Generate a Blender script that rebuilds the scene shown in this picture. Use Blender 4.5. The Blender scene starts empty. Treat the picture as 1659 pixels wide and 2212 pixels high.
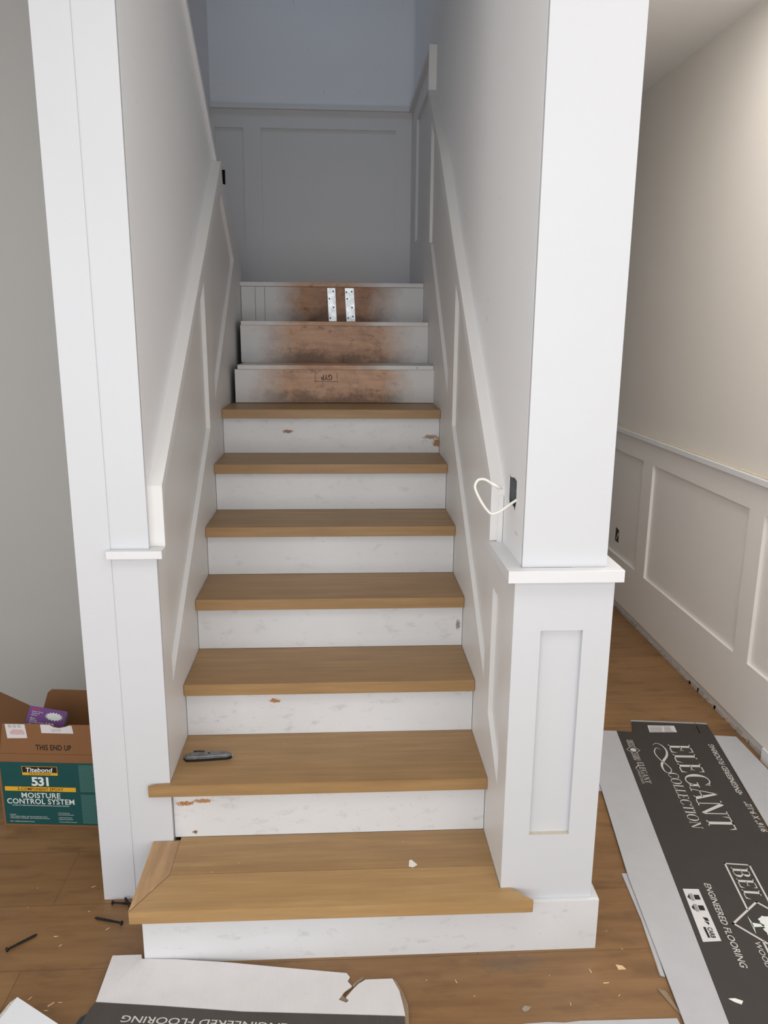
import bpy, bmesh, math, random
from mathutils import Vector, Matrix, geometry
random.seed(7)
S = bpy.context.scene
COL = S.collection

# ------------------------------------------------------------------ camera
cd = bpy.data.cameras.new('camera')
cam = bpy.data.objects.new('camera', cd); COL.objects.link(cam); S.camera = cam
YAW, PITCH, ROLL = -0.0563716, 0.2314426, -0.0078970
Rz = Matrix.Rotation(YAW, 3, 'Z')
Rx = Matrix.Rotation(-PITCH, 3, 'X')
Ry = Matrix.Rotation(ROLL, 3, 'Y')
Rm = Rz @ Rx @ Ry                       # columns right, forward, up
rt, fw, up = Rm.col[0], Rm.col[1], Rm.col[2]
M = Matrix((rt, up, -fw)).transposed().to_4x4()
M.translation = Vector((0.485169, -1.796102, 1.638887))
cam.matrix_world = M
cd.sensor_fit = 'VERTICAL'; cd.sensor_height = 24.0
cd.lens = 1709.93 * 24.0 / 2212.0
cd.clip_start = 0.02; cd.clip_end = 60

# ------------------------------------------------------------------ light and exposure
S.view_settings.view_transform = 'Standard'
S.view_settings.look = 'None'
S.view_settings.exposure = 0.10
S.view_settings.gamma = 1.0
S.view_settings.use_curve_mapping = False
wd = bpy.data.worlds.new('world'); S.world = wd; wd.use_nodes = True
wd.node_tree.nodes['Background'].inputs[0].default_value = (0.75, 0.85, 1.0, 1)
wd.node_tree.nodes['Background'].inputs[1].default_value = 0.1

def area(name, loc, target, sx, sy, power, color, spread=180):
    l = bpy.data.lights.new(name, 'AREA'); l.shape = 'RECTANGLE'; l.size = sx; l.size_y = sy
    l.energy = power; l.color = color; l.spread = math.radians(spread)
    o = bpy.data.objects.new(name, l); COL.objects.link(o); o.location = loc
    d = Vector(target) - Vector(loc)
    o.rotation_euler = d.to_track_quat('-Z', 'Y').to_euler()
    return o
# daylight through the big window behind the photographer, and the small one high in the stairwell; the rest is added fill
area('window_daylight', (0.3, -2.30, 1.3), (0.3, 0, 1.3), 4.2, 2.1, 64, (0.96, 0.98, 1.0))
area('ceiling_fill_light', (0.6, -1.15, 2.86), (0.6, -1.15, 0), 2.6, 1.0, 14, (1.0, 0.985, 0.96))  # added soft fill from above, not a known ceiling lamp
area('side_fill_light', (-2.66, -1.2, 1.5), (0.5, -0.6, 1.4), 1.6, 1.8, 24, (0.96, 0.98, 1.0))  # invented side fill to lift the stair walls; no window stands here
area('stairwell_fill_light', (0.35, 1.9, 5.1), (0.35, 1.9, 0), 0.9, 1.4, 1.0, (0.80, 0.90, 1.0))  # added weak overhead fill for the upper stairs, no real fixture
area('hall_fill_light', (1.62, 0.55, 2.86), (1.62, 0.55, 0), 0.7, 1.6, 18, (1.0, 0.965, 0.92))  # extra lamp put in to brighten the hall wall and floor
area('stairwell_daylight', (-0.1, 1.75, 4.9), (0.45, 3.1, 2.9), 0.5, 0.5, 0.7, (0.5, 0.68, 1.0), 60)

# ------------------------------------------------------------------ materials
def srgb(r, g, b):
    f = lambda c: (c/255/12.92) if c/255 <= 0.04045 else ((c/255+0.055)/1.055)**2.4
    return (f(r), f(g), f(b), 1)
def newmat(name):
    m = bpy.data.materials.new(name); m.use_nodes = True
    nt = m.node_tree; b = nt.nodes['Principled BSDF']
    return m, nt, b
def N(nt, typ, **kw):
    n = nt.nodes.new(typ)
    for k, v in kw.items():
        if k.startswith('i_'):
            key = k[2:]
            n.inputs[int(key) if key.isdigit() else key].default_value = v
        else: setattr(n, k, v)
    return n
def L(nt, a, b): nt.links.new(a, b)
def coords(nt, scale=(1, 1, 1), loc=(0, 0, 0), kind='Object'):
    t = N(nt, 'ShaderNodeTexCoord'); mp = N(nt, 'ShaderNodeMapping')
    mp.inputs['Scale'].default_value = scale; mp.inputs['Location'].default_value = loc
    L(nt, t.outputs[kind], mp.inputs[0]); return mp.outputs[0]
def ramp(nt, src, stops):
    r = N(nt, 'ShaderNodeValToRGB'); e = r.color_ramp.elements
    while len(e) < len(stops): e.new(0.5)
    for i, (p, c) in enumerate(stops):
        e[i].position = p; e[i].color = c if len(c) == 4 else (*c, 1)
    L(nt, src, r.inputs[0]); return r.outputs[0]
def mix(nt, f, a, b, mode='MIX'):
    m = N(nt, 'ShaderNodeMix', data_type='RGBA', blend_type=mode)
    for s, v in ((0, f), (6, a), (7, b)):
        if hasattr(v, 'links'): L(nt, v, m.inputs[s])
        else: m.inputs[s].default_value = v
    return m.outputs[2]
def math_(nt, op, a, b=None, clamp=False):
    m = N(nt, 'ShaderNodeMath', operation=op); m.use_clamp = clamp
    for i, v in enumerate((a, b)):
        if v is None: continue
        if hasattr(v, 'links'): L(nt, v, m.inputs[i])
        else: m.inputs[i].default_value = v
    return m.outputs[0]
def noise(nt, vec, scale, detail=3, rough=0.55):
    n = N(nt, 'ShaderNodeTexNoise'); n.inputs['Scale'].default_value = scale
    n.inputs['Detail'].default_value = detail; n.inputs['Roughness'].default_value = rough
    L(nt, vec, n.inputs['Vector']); return n.outputs[0]
def bump(nt, b, h, s, d=0.002):
    n = N(nt, 'ShaderNodeBump'); n.inputs['Strength'].default_value = s; n.inputs['Distance'].default_value = d
    L(nt, h, n.inputs['Height']); L(nt, n.outputs[0], b.inputs['Normal'])
def plain(name, c, rough=0.6, metal=0.0, var=0.0, vs=8):
    m, nt, b = newmat(name)
    b.inputs['Roughness'].default_value = rough; b.inputs['Metallic'].default_value = metal
    n = noise(nt, coords(nt), vs, 4)
    d = tuple(x*(1-var) for x in c[:3]) + (1,); l = tuple(min(1, x*(1+var)) for x in c[:3]) + (1,)
    L(nt, ramp(nt, n, [(0.3, d), (0.7, l)]), b.inputs['Base Color'])
    return m

def wall_paint(name, c, rough=0.55, smudge=0.0):
    m, nt, b = newmat(name)
    v = coords(nt)
    n1 = noise(nt, v, 1.3, 3)
    col = ramp(nt, n1, [(0.3, tuple(x*0.97 for x in c[:3])+(1,)), (0.7, c)])
    if smudge:
        s = noise(nt, coords(nt, (5, 1.2, 1.6)), 9, 5, 0.7)
        mk = ramp(nt, s, [(0.66, (0, 0, 0, 1)), (0.74, (1, 1, 1, 1))])
        col = mix(nt, math_(nt, 'MULTIPLY', mk, smudge), col, srgb(150, 148, 148))
    L(nt, col, b.inputs['Base Color']); b.inputs['Roughness'].default_value = rough
    bump(nt, b, noise(nt, v, 260, 2), 0.08, 0.0006)
    return m
M_DRY = wall_paint('stairwell_wall_paint', srgb(240, 240, 241), 0.6, 0.35)
M_WAIN = wall_paint('wainscot_paint', srgb(227, 225, 223), 0.42)
M_HALLW = wall_paint('hall_wainscot_paint', srgb(234, 230, 225), 0.45)
M_HALL = wall_paint('hall_wall_paint', srgb(222, 216, 208), 0.6)
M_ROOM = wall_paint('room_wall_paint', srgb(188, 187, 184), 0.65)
M_TRIM = wall_paint('white_trim_paint', srgb(222, 222, 223), 0.38)
M_POST = wall_paint('pillar_white_paint', srgb(207, 208, 211), 0.42)
M_CEIL = wall_paint('ceiling_paint', srgb(232, 230, 226), 0.8)
M_RAW = plain('caulked_bare_edge', srgb(200, 190, 172), 0.7, 0, 0.05, 60)

def riser_paint(name, spots, seed=0, scuff=0.5):
    """white paint with grey scuffs; spots = (x, z, rx, rz, sRGB) chips where bare wood shows"""
    m, nt, b = newmat(name)
    v = coords(nt, loc=(seed*1.7, 0, seed*0.9))
    base = ramp(nt, noise(nt, v, 3, 3), [(0.3, srgb(214, 214, 214)), (0.7, srgb(222, 222, 223))])
    s1 = noise(nt, coords(nt, (1.6, 1, 3), (seed*3.1, 0, 0)), 11, 6, 0.65)
    k1 = ramp(nt, s1, [(0.57, (0, 0, 0, 1)), (0.72, (1, 1, 1, 1))])
    col = mix(nt, math_(nt, 'MULTIPLY', k1, 0.34*scuff), base, srgb(150, 148, 146))
    s2 = noise(nt, coords(nt, (1, 1, 1.8), (seed*5.3, 0, seed)), 60, 3, 0.8)
    k2 = ramp(nt, s2, [(0.69, (0, 0, 0, 1)), (0.74, (1, 1, 1, 1))])
    col = mix(nt, math_(nt, 'MULTIPLY', k2, 0.75*scuff), col, srgb(110, 106, 102))
    sx = N(nt, 'ShaderNodeSeparateXYZ'); L(nt, coords(nt), sx.inputs[0])
    rag = noise(nt, coords(nt), 150, 5, 0.85)
    for (cx, cz, rx, rz, c) in spots:
        rx *= 1.35; rz *= 1.35
        dx = math_(nt, 'DIVIDE', math_(nt, 'SUBTRACT', sx.outputs[0], cx), rx)
        dz = math_(nt, 'DIVIDE', math_(nt, 'SUBTRACT', sx.outputs[2], cz), rz)
        d = math_(nt, 'ADD', math_(nt, 'MULTIPLY', dx, dx), math_(nt, 'MULTIPLY', dz, dz))
        d = math_(nt, 'ADD', d, math_(nt, 'MULTIPLY', math_(nt, 'SUBTRACT', rag, 0.5), 3.2))
        k = ramp(nt, d, [(0.35, (1, 1, 1, 1)), (0.5, (0, 0, 0, 1))])
        col = mix(nt, k, col, srgb(*c))
    L(nt, col, b.inputs['Base Color']); b.inputs['Roughness'].default_value = 0.45
    return m

def wood(name, c1, c2, axis='x', rough=0.42, seed=0.0, tint=None):
    m, nt, b = newmat(name)
    sc = {'x': (1.0, 14, 14), 'y': (14, 1.0, 14)}[axis]
    v = coords(nt, sc, (seed, seed*2.3, seed*0.7))
    g = noise(nt, v, 3.2, 7, 0.62)
    fine = noise(nt, coords(nt, tuple(s*5 if s > 1 else 2.5 for s in sc), (seed, 0, 0)), 7, 3, 0.6)
    col = ramp(nt, g, [(0.28, c1), (0.55, tuple((a+b_)/2 for a, b_ in zip(c1, c2))), (0.75, c2)])
    pores = ramp(nt, fine, [(0.60, (0, 0, 0, 1)), (0.74, (1, 1, 1, 1))])
    col = mix(nt, math_(nt, 'MULTIPLY', pores, 0.22), col, tuple(x*0.55 for x in c1[:3])+(1,))
    big = noise(nt, coords(nt, loc=(seed, 4, 2)), 2.6, 4, 0.6)
    col = mix(nt, math_(nt, 'MULTIPLY', ramp(nt, big, [(0.45, (0, 0, 0, 1)), (0.7, (1, 1, 1, 1))]), 0.25), col, tuple(x*0.72 for x in c1[:3])+(1,))
    L(nt, col, b.inputs['Base Color']); b.inputs['Roughness'].default_value = rough
    bump(nt, b, fine, 0.12, 0.0006)
    return m
OAK1, OAK2 = srgb(146, 114, 75), srgb(177, 141, 95)
M_OAK = wood('oiled_oak_board', OAK1, OAK2, 'x', 0.45)
M_OAKN = wood('oiled_oak_nosing', srgb(162, 128, 84), srgb(188, 151, 102), 'x', 0.45, 3.1)
M_OAKY = wood('oiled_oak_return', srgb(150, 116, 82), srgb(200, 162, 116), 'y', 0.45, 5.7)

def floor_mat():
    m, nt, b = newmat('brown_oak_plank_floor')
    v = coords(nt, loc=(0.35, 0.021, 0))
    br = N(nt, 'ShaderNodeTexBrick'); br.offset = 0.37
    br.inputs['Scale'].default_value = 1.0; br.inputs['Brick Width'].default_value = 1.9
    br.inputs['Row Height'].default_value = 0.24; br.inputs['Mortar Size'].default_value = 0.0011
    br.inputs['Mortar Smooth'].default_value = 0.3; br.inputs['Bias'].default_value = 0.0
    br.inputs['Color1'].default_value = (0, 0, 0, 1); br.inputs['Color2'].default_value = (1, 1, 1, 1)
    br.inputs['Mortar'].default_value = (0.5, 0.5, 0.5, 1)
    L(nt, v, br.inputs['Vector'])
    g = noise(nt, coords(nt, (1.0, 9, 1)), 3.0, 7, 0.62)
    c = ramp(nt, g, [(0.25, srgb(108, 76, 46)), (0.52, srgb(138, 102, 64)), (0.78, srgb(158, 121, 79))])
    c = mix(nt, 0.45, c, mix(nt, br.outputs['Color'], srgb(120, 88, 56), srgb(152, 117, 78)))
    kn = noise(nt, coords(nt, (1.0, 2.6, 1), (0.3, 0, 0)), 5.5, 4, 0.6)
    c = mix(nt, math_(nt, 'MULTIPLY', ramp(nt, kn, [(0.52, (0, 0, 0, 1)), (0.74, (1, 1, 1, 1))]), 0.5), c, srgb(84, 58, 38))
    dust = noise(nt, coords(nt), 420, 2, 0.5)
    c = mix(nt, math_(nt, 'MULTIPLY', ramp(nt, dust, [(0.74, (0, 0, 0, 1)), (0.8, (1, 1, 1, 1))]), 0.5), c, srgb(190, 170, 145))
    c = mix(nt, math_(nt, 'MULTIPLY', br.outputs['Fac'], 0.6), c, srgb(60, 40, 26))
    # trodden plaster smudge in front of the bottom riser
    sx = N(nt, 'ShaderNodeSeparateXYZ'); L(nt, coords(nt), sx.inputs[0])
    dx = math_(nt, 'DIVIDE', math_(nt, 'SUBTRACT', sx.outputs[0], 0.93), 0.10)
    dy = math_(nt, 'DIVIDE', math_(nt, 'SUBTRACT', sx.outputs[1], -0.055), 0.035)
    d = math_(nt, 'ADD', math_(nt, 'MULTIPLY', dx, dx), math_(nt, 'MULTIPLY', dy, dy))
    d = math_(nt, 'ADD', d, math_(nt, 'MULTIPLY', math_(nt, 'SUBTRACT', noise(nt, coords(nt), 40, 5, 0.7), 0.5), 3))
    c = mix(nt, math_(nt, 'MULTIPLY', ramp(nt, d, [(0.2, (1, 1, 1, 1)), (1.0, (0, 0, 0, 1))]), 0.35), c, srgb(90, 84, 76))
    L(nt, c, b.inputs['Base Color']); b.inputs['Roughness'].default_value = 0.46
    bump(nt, b, g, 0.08, 0.001)
    return m
M_FLOOR = floor_mat()

def ply_mat(name, seed, dark=0.0, x0=0.19, x1=0.74, zb=None):
    """stained builder's plywood, white paint overspray at both ends"""
    m, nt, b = newmat(name)
    v = coords(nt, (1, 1, 1), (seed, 0, seed*0.6))
    g = noise(nt, coords(nt, (1.2, 8, 10), (seed, 0, 0)), 5, 6, 0.65)
    c = ramp(nt, g, [(0.3, srgb(190-40*dark, 150-40*dark, 124-38*dark)), (0.7, srgb(216-40*dark, 178-44*dark, 150-44*dark))])
    blot = noise(nt, v, 7, 5, 0.65)
    c = mix(nt, math_(nt, 'MULTIPLY', ramp(nt, blot, [(0.48, (0, 0, 0, 1)), (0.72, (1, 1, 1, 1))]), 0.5), c, srgb(120, 98, 84))
    b2 = noise(nt, coords(nt, (1, 1, 1.4), (seed*2, 1, 0)), 16, 5, 0.7)
    c = mix(nt, math_(nt, 'MULTIPLY', ramp(nt, b2, [(0.56, (0, 0, 0, 1)), (0.72, (1, 1, 1, 1))]), 0.6), c, srgb(70, 56, 50))
    sx = N(nt, 'ShaderNodeSeparateXYZ'); L(nt, coords(nt), sx.inputs[0])
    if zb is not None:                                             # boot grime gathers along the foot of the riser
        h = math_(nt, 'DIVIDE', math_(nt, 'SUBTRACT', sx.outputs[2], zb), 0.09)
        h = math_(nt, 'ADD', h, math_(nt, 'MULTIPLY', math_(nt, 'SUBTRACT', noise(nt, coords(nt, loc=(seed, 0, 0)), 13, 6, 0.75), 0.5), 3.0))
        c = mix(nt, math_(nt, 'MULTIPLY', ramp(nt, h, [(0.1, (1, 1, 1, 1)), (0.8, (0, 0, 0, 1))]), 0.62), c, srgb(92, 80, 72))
    mid = (x0+x1)/2; hw = (x1-x0)/2
    a = math_(nt, 'ABSOLUTE', math_(nt, 'SUBTRACT', sx.outputs[0], mid))
    a = math_(nt, 'ADD', a, math_(nt, 'MULTIPLY', math_(nt, 'SUBTRACT', noise(nt, v, 6, 5, 0.7), 0.5), 0.22))
    w = ramp(nt, math_(nt, 'DIVIDE', math_(nt, 'SUBTRACT', a, hw-0.06), 0.16, True), [(0.0, (0, 0, 0, 1)), (1.0, (1, 1, 1, 1))])
    c = mix(nt, math_(nt, 'MULTIPLY', w, 0.93), c, srgb(222, 222, 222))
    sp = noise(nt, coords(nt, loc=(seed, 0, 0)), 90, 2, 0.5)
    c = mix(nt, ramp(nt, sp, [(0.76, (0, 0, 0, 1)), (0.79, (1, 1, 1, 1))]), c, srgb(225, 222, 215))
    sd = noise(nt, coords(nt, loc=(seed+4, 0, 2)), 75, 2, 0.5)
    c = mix(nt, ramp(nt, sd, [(0.76, (0, 0, 0, 1)), (0.79, (1, 1, 1, 1))]), c, srgb(40, 32, 28))
    L(nt, c, b.inputs['Base Color']); b.inputs['Roughness'].default_value = 0.7
    return m

def card_mat(name, c, flute=None, rough=0.7, var=0.06):
    m, nt, b = newmat(name)
    col = ramp(nt, noise(nt, coords(nt), 14, 5, 0.6), [(0.3, tuple(x*(1-var) for x in c[:3])+(1,)), (0.7, c)])
    smg = noise(nt, coords(nt, (1, 2.5, 1), (2, 5, 0)), 16, 5, 0.7)
    col = mix(nt, math_(nt, 'MULTIPLY', ramp(nt, smg, [(0.6, (0, 0, 0, 1)), (0.75, (1, 1, 1, 1))]), 0.22), col, tuple(x*0.6 for x in c[:3])+(1,))
    L(nt, col, b.inputs['Base Color']); b.inputs['Roughness'].default_value = rough
    if flute:
        w = N(nt, 'ShaderNodeTexWave', wave_type='BANDS', bands_direction=flute)
        w.inputs['Scale'].default_value = 34; w.inputs['Distortion'].default_value = 0.6
        L(nt, coords(nt), w.inputs[0]); bump(nt, b, w.outputs[1], 0.35, 0.0008)
    return m
M_WCARD = card_mat('white_card', srgb(184, 184, 187))
M_WCARDF = card_mat('white_card_fluted', srgb(216, 213, 213), 'X')
M_BCARD = card_mat('charcoal_printed_card', srgb(58, 54, 50), None, 0.5, 0.12)
M_BCARDF = card_mat('charcoal_printed_card_fluted', srgb(74, 68, 64), 'X', 0.6, 0.15)
M_KRAFT = card_mat('brown_kraft_card', srgb(134, 92, 56), None, 0.75, 0.08)
M_KRAFTE = card_mat('torn_kraft_edge', srgb(150, 128, 104), 'Y', 0.85, 0.25)
M_INK = plain('printed_light_ink', srgb(205, 201, 196), 0.6)
M_INKW = plain('printed_white_ink', srgb(226, 230, 226), 0.6)
M_INKK = plain('printed_black_ink', srgb(24, 18, 18), 0.6)
M_INKG = plain('printed_grey_ink', srgb(150, 148, 150), 0.7)
M_INKP = plain('printed_pink_ink', srgb(205, 150, 155), 0.7)
M_INKR = plain('printed_red_ink', srgb(190, 30, 60), 0.6)
M_TEAL = plain('label_teal', srgb(14, 76, 76), 0.45, 0, 0.05)
M_TEALL = plain('label_small_print', srgb(78, 124, 116), 0.5)
M_YEL = plain('label_yellow', srgb(226, 172, 38), 0.5)
M_DRED = plain('label_dark_red_ink', srgb(92, 18, 24), 0.5)
M_PURP = plain('purple_box_card', srgb(98, 36, 120), 0.4, 0, 0.05)
M_PURPS = plain('box_side_grey', srgb(150, 140, 150), 0.5)
M_STICK = plain('paper_sticker', srgb(214, 210, 210), 0.6, 0, 0.03, 30)
M_STEEL = plain('galvanised_strap', srgb(196, 200, 202), 0.35, 0.85, 0.25, 40)
M_KNIFE = plain('worn_grey_metal', srgb(118, 120, 120), 0.4, 0.45, 0.35, 60)
M_KNIFED = plain('dark_grime_metal', srgb(38, 36, 36), 0.5, 0.5, 0.2, 60)
M_BLACK = plain('black_screw_metal', srgb(30, 26, 26), 0.4, 0.5, 0.2, 60)
M_NAIL = plain('nail_head', srgb(70, 72, 70), 0.5, 0.7)
M_CABLE = plain('white_cable_jacket', srgb(232, 228, 220), 0.45)
M_CABLEG = plain('grey_cable_jacket', srgb(168, 168, 168), 0.5)
M_DARK = plain('dark_cavity', srgb(58, 56, 54), 0.9, 0, 0.2, 40)
M_GREYBOX = plain('grey_plastic_box', srgb(112, 114, 116), 0.6, 0, 0.1, 40)
M_CHIP = plain('pale_wood_chip', srgb(216, 184, 142), 0.7, 0, 0.1, 80)
M_PAPER = plain('white_paper_scrap', srgb(236, 232, 224), 0.7)
M_GREYCH = plain('grey_card_scrap', srgb(150, 138, 122), 0.8, 0, 0.1, 80)
M_FOAM = plain('white_board_face', srgb(228, 229, 232), 0.5)
M_FOAME = plain('rough_board_edge', srgb(196, 190, 182), 0.9, 0, 0.18, 200)
M_OFFCUT = plain('pinkish_wood_offcut', srgb(196, 150, 118), 0.6, 0, 0.06, 20)

# ------------------------------------------------------------------ geometry helpers
def link(name, me, mat, parent=None, smooth=False):
    o = bpy.data.objects.new(name, me); COL.objects.link(o)
    for mm in (mat if isinstance(mat, (list, tuple)) else [mat]): me.materials.append(mm)
    if smooth:
        for p in me.polygons: p.use_smooth = True
    if parent is not None:
        o.parent = parent
        # meshes are written in room coordinates (or in the frame of a rotated root)
        top = parent
        if not parent.get('_local') and parent.type == 'EMPTY': o.location = -parent.location
        if parent.get('_local'): o['_local'] = 1
    return o
class MB:
    def __init__(s): s.bm = bmesh.new()
    def box(s, x0, x1, y0, y1, z0, z1, bev=0.0, mi=0):
        vs = [s.bm.verts.new((x, y, z)) for x in (x0, x1) for y in (y0, y1) for z in (z0, z1)]
        F = [(0, 1, 3, 2), (4, 6, 7, 5), (0, 4, 5, 1), (2, 3, 7, 6), (0, 2, 6, 4), (1, 5, 7, 3)]
        fs = [s.bm.faces.new([vs[i] for i in f]) for f in F]
        for f in fs: f.material_index = mi
        if bev:
            es = list({e for f in fs for e in f.edges})
            bmesh.ops.bevel(s.bm, geom=es, offset=bev, segments=2, affect='EDGES', profile=0.5)
        return s
    def prism(s, outer, holes, ax, a0, a1, mi=0):
        """extrude a 2-D polygon with holes along axis ax; (p,q) are the other two axes in order"""
        def P(p, q, a):
            return {'x': (a, p, q), 'y': (p, a, q), 'z': (p, q, a)}[ax]
        loops = [outer] + list(holes)
        flat = [pt for lp in loops for pt in lp]
        if holes:
            tris = geometry.tessellate_polygon([[Vector((p, q, 0)) for p, q in lp] for lp in loops])
        else: tris = [tuple(range(len(outer)))]
        va = [s.bm.verts.new(P(p, q, a0)) for p, q in flat]
        vb = [s.bm.verts.new(P(p, q, a1)) for p, q in flat]
        for t in tris:
            for vv in ([va[i] for i in t], [vb[i] for i in reversed(t)]):
                try: s.bm.faces.new(vv).material_index = mi
                except ValueError: pass
        k = 0
        for lp in loops:
            n = len(lp)
            for i in range(n):
                j = (i+1) % n
                s.bm.faces.new((va[k+i], va[k+j], vb[k+j], vb[k+i])).material_index = mi
            k += n
        return s
    def poly(s, pts, mi=0):
        s.bm.faces.new([s.bm.verts.new(p) for p in pts]).material_index = mi; return s
    def tube(s, pts, r, n=8, taper=None):
        pts = [Vector(p) for p in pts]; rings = []
        for i, p in enumerate(pts):
            t = (pts[min(i+1, len(pts)-1)] - pts[max(i-1, 0)]).normalized()
            a = t.orthogonal().normalized() if i == 0 else (a_prev - t*a_prev.dot(t)).normalized()
            a_prev = a; b = t.cross(a); rr = r if taper is None else taper[i]
            rings.append([s.bm.verts.new(p + (a*math.cos(2*math.pi*k/n) + b*math.sin(2*math.pi*k/n))*rr) for k in range(n)])
        for i in range(len(rings)-1):
            for k in range(n):
                s.bm.faces.new((rings[i][k], rings[i][(k+1) % n], rings[i+1][(k+1) % n], rings[i+1][k]))
        s.bm.faces.new(list(reversed(rings[0]))); s.bm.faces.new(rings[-1])
        return s
    def build(s, name, mat, parent=None, smooth=False, recalc=True):
        if recalc: bmesh.ops.recalc_face_normals(s.bm, faces=s.bm.faces)
        me = bpy.data.meshes.new(name); s.bm.to_mesh(me); s.bm.free()
        return link(name, me, mat, parent, smooth)
def spline(pts, n=8):
    P = [Vector(p) for p in pts]; P = [2*P[0]-P[1]] + P + [2*P[-1]-P[-2]]; out = []
    for i in range(1, len(P)-2):
        for k in range(n):
            t = k/n
            out.append(0.5*((2*P[i]) + (P[i+1]-P[i-1])*t + (2*P[i-1]-5*P[i]+4*P[i+1]-P[i+2])*t*t + (3*P[i]-P[i-1]-3*P[i+1]+P[i+2])*t**3))
    out.append(P[-2]); return out
def empty(name, loc, rz=0.0, local=False):
    o = bpy.data.objects.new(name, None); COL.objects.link(o); o.location = loc; o.rotation_euler = (0, 0, rz)
    o.empty_display_size = 0.05
    if local: o['_local'] = 1
    return o
def tag(o, label, cat, group=None, kind=None):
    o['label'] = label; o['category'] = cat
    if group: o['group'] = group
    if kind: o['kind'] = kind
    return o
def struct(o, label=None, cat=None):
    o['kind'] = 'structure'
    if label: o['label'] = label
    if cat: o['category'] = cat
    return o

# text: a flat mesh, mapped so that it spans vector U (reading direction) and V (cap height) from O
def text_polys(body, bold=0.0, space=1.0):
    cu = bpy.data.curves.new('t', 'FONT'); cu.body = body; cu.size = 1; cu.offset = bold
    cu.space_character = space; cu.resolution_u = 3; cu.fill_mode = 'FRONT'
    o = bpy.data.objects.new('t', cu); COL.objects.link(o)
    me = bpy.data.meshes.new_from_object(o)
    bpy.data.objects.remove(o); bpy.data.curves.remove(cu)
    vs = [(v.co.x, v.co.y) for v in me.vertices]; fs = [tuple(p.vertices) for p in me.polygons]
    bpy.data.meshes.remove(me); return vs, fs
CAP = 0.729
def put_text(mb, body, O, U, V, bold=0.0, space=1.0, shear=0.0, mi=0):
    vs, fs = text_polys(body, bold, space)
    x0 = min(v[0] for v in vs); x1 = max(v[0] for v in vs); O, U, V = Vector(O), Vector(U), Vector(V)
    y1 = max(v[1] for v in vs if True) if not any(c in body for c in 'gjpqy,') else CAP
    y1 = min(y1, 0.74) if y1 > 0.3 else CAP
    bv = [mb.bm.verts.new(O + U*((x-x0)/(x1-x0)) + V*(y/y1) + U.normalized()*V.length*(y/y1)*shear) for x, y in vs]
    for f in fs:
        try: mb.bm.faces.new([bv[i] for i in f]).material_index = mi
        except ValueError: pass
# a high-contrast serif alphabet: polygons in a box one unit high
def q(x0, y0, x1, y1, w0, w1=None):
    w1 = w0 if w1 is None else w1
    return [(x0-w0/2, y0), (x0+w0/2, y0), (x1+w1/2, y1), (x1-w1/2, y1)]
def hb(x0, x1, y, t=0.05): return [(x0, y-t/2), (x1, y-t/2), (x1, y+t/2), (x0, y+t/2)]
def arc(cx, cy, rx, ry, a0, a1, thick=0.17, thin=0.04, n=20):
    out = []
    for i in range(n):
        qd = []
        for a in (a0+(a1-a0)*i/n, a0+(a1-a0)*(i+1)/n):
            ar = math.radians(a); t = thin + (thick-thin)*abs(math.cos(ar))**1.5
            qd.append(((cx+rx*math.cos(ar), cy+ry*math.sin(ar)), (cx+(rx-t)*math.cos(ar), cy+(ry-min(t, 0.05))*math.sin(ar))))
        out.append([qd[0][0], qd[1][0], qd[1][1], qd[0][1]])
    return out
SERIF = {
 'E': (0.72, [q(.2, 0, .2, 1, .15), hb(.04, .62, .975), hb(.04, .64, .025), hb(.2, .5, .52), [(.56, .95), (.62, .95), (.62, .74)], [(.56, .05), (.66, .27), (.64, .05)], [(.5, .40), (.5, .64), (.44, .52)]]),
 'L': (0.68, [q(.2, 0, .2, 1, .15), hb(.04, .38, .975), hb(.04, .62, .025), [(.54, .05), (.66, .30), (.62, .05)]]),
 'T': (0.74, [q(.37, 0, .37, 1, .15), hb(.02, .72, .975), hb(.22, .52, .02), [(.02, .97), (.10, .97), (.0, .70)], [(.64, .97), (.72, .97), (.74, .70)]]),
 'A': (0.84, [q(.12, 0, .42, 1, .04, .05), q(.70, 0, .42, 1, .17, .10), hb(.2, .62, .34, .04), hb(.0, .26, .02, .04), hb(.54, .86, .02, .04)]),
 'N': (0.92, [q(.16, 0, .16, 1, .05), q(.76, 0, .76, 1, .05), [(.10, 1), (.28, 1), (.80, 0), (.68, 0)], hb(.02, .3, .02, .04), hb(.0, .2, .98, .04), hb(.62, .9, .98, .04)]),
 'G': (0.9, arc(.46, .5, .42, .52, 38, 325) + [q(.78, .06, .78, .42, .13), hb(.6, .92, .43, .045), [(.80, .96), (.76, .70), (.70, .86)]]),
 'C': (0.84, arc(.46, .5, .42, .52, 42, 318) + [[(.80, .96), (.78, .70), (.70, .86)], [(.80, .06), (.78, .26), (.70, .14)]]),
 'O': (0.96, arc(.48, .5, .44, .52, 0, 360, n=30)),
 'I': (0.38, [q(.19, 0, .19, 1, .15), hb(.04, .34, .975), hb(.04, .34, .025)]),
 'B': (0.76, [q(.2, 0, .2, 1, .15), hb(.04, .42, .975), hb(.04, .44, .025), hb(.2, .42, .53)] + arc(.38, .755, .26, .245, -90, 90, .15) + arc(.40, .27, .30, .27, -90, 90, .15)),
 'R': (0.82, [q(.2, 0, .2, 1, .15), hb(.04, .42, .975), hb(.04, .36, .025), hb(.2, .42, .48)] + arc(.38, .73, .26, .27, -90, 90, .15) + [[(.36, .48), (.50, .48), (.82, 0), (.66, 0)]]),
 ' ': (0.4, []),
}
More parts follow.
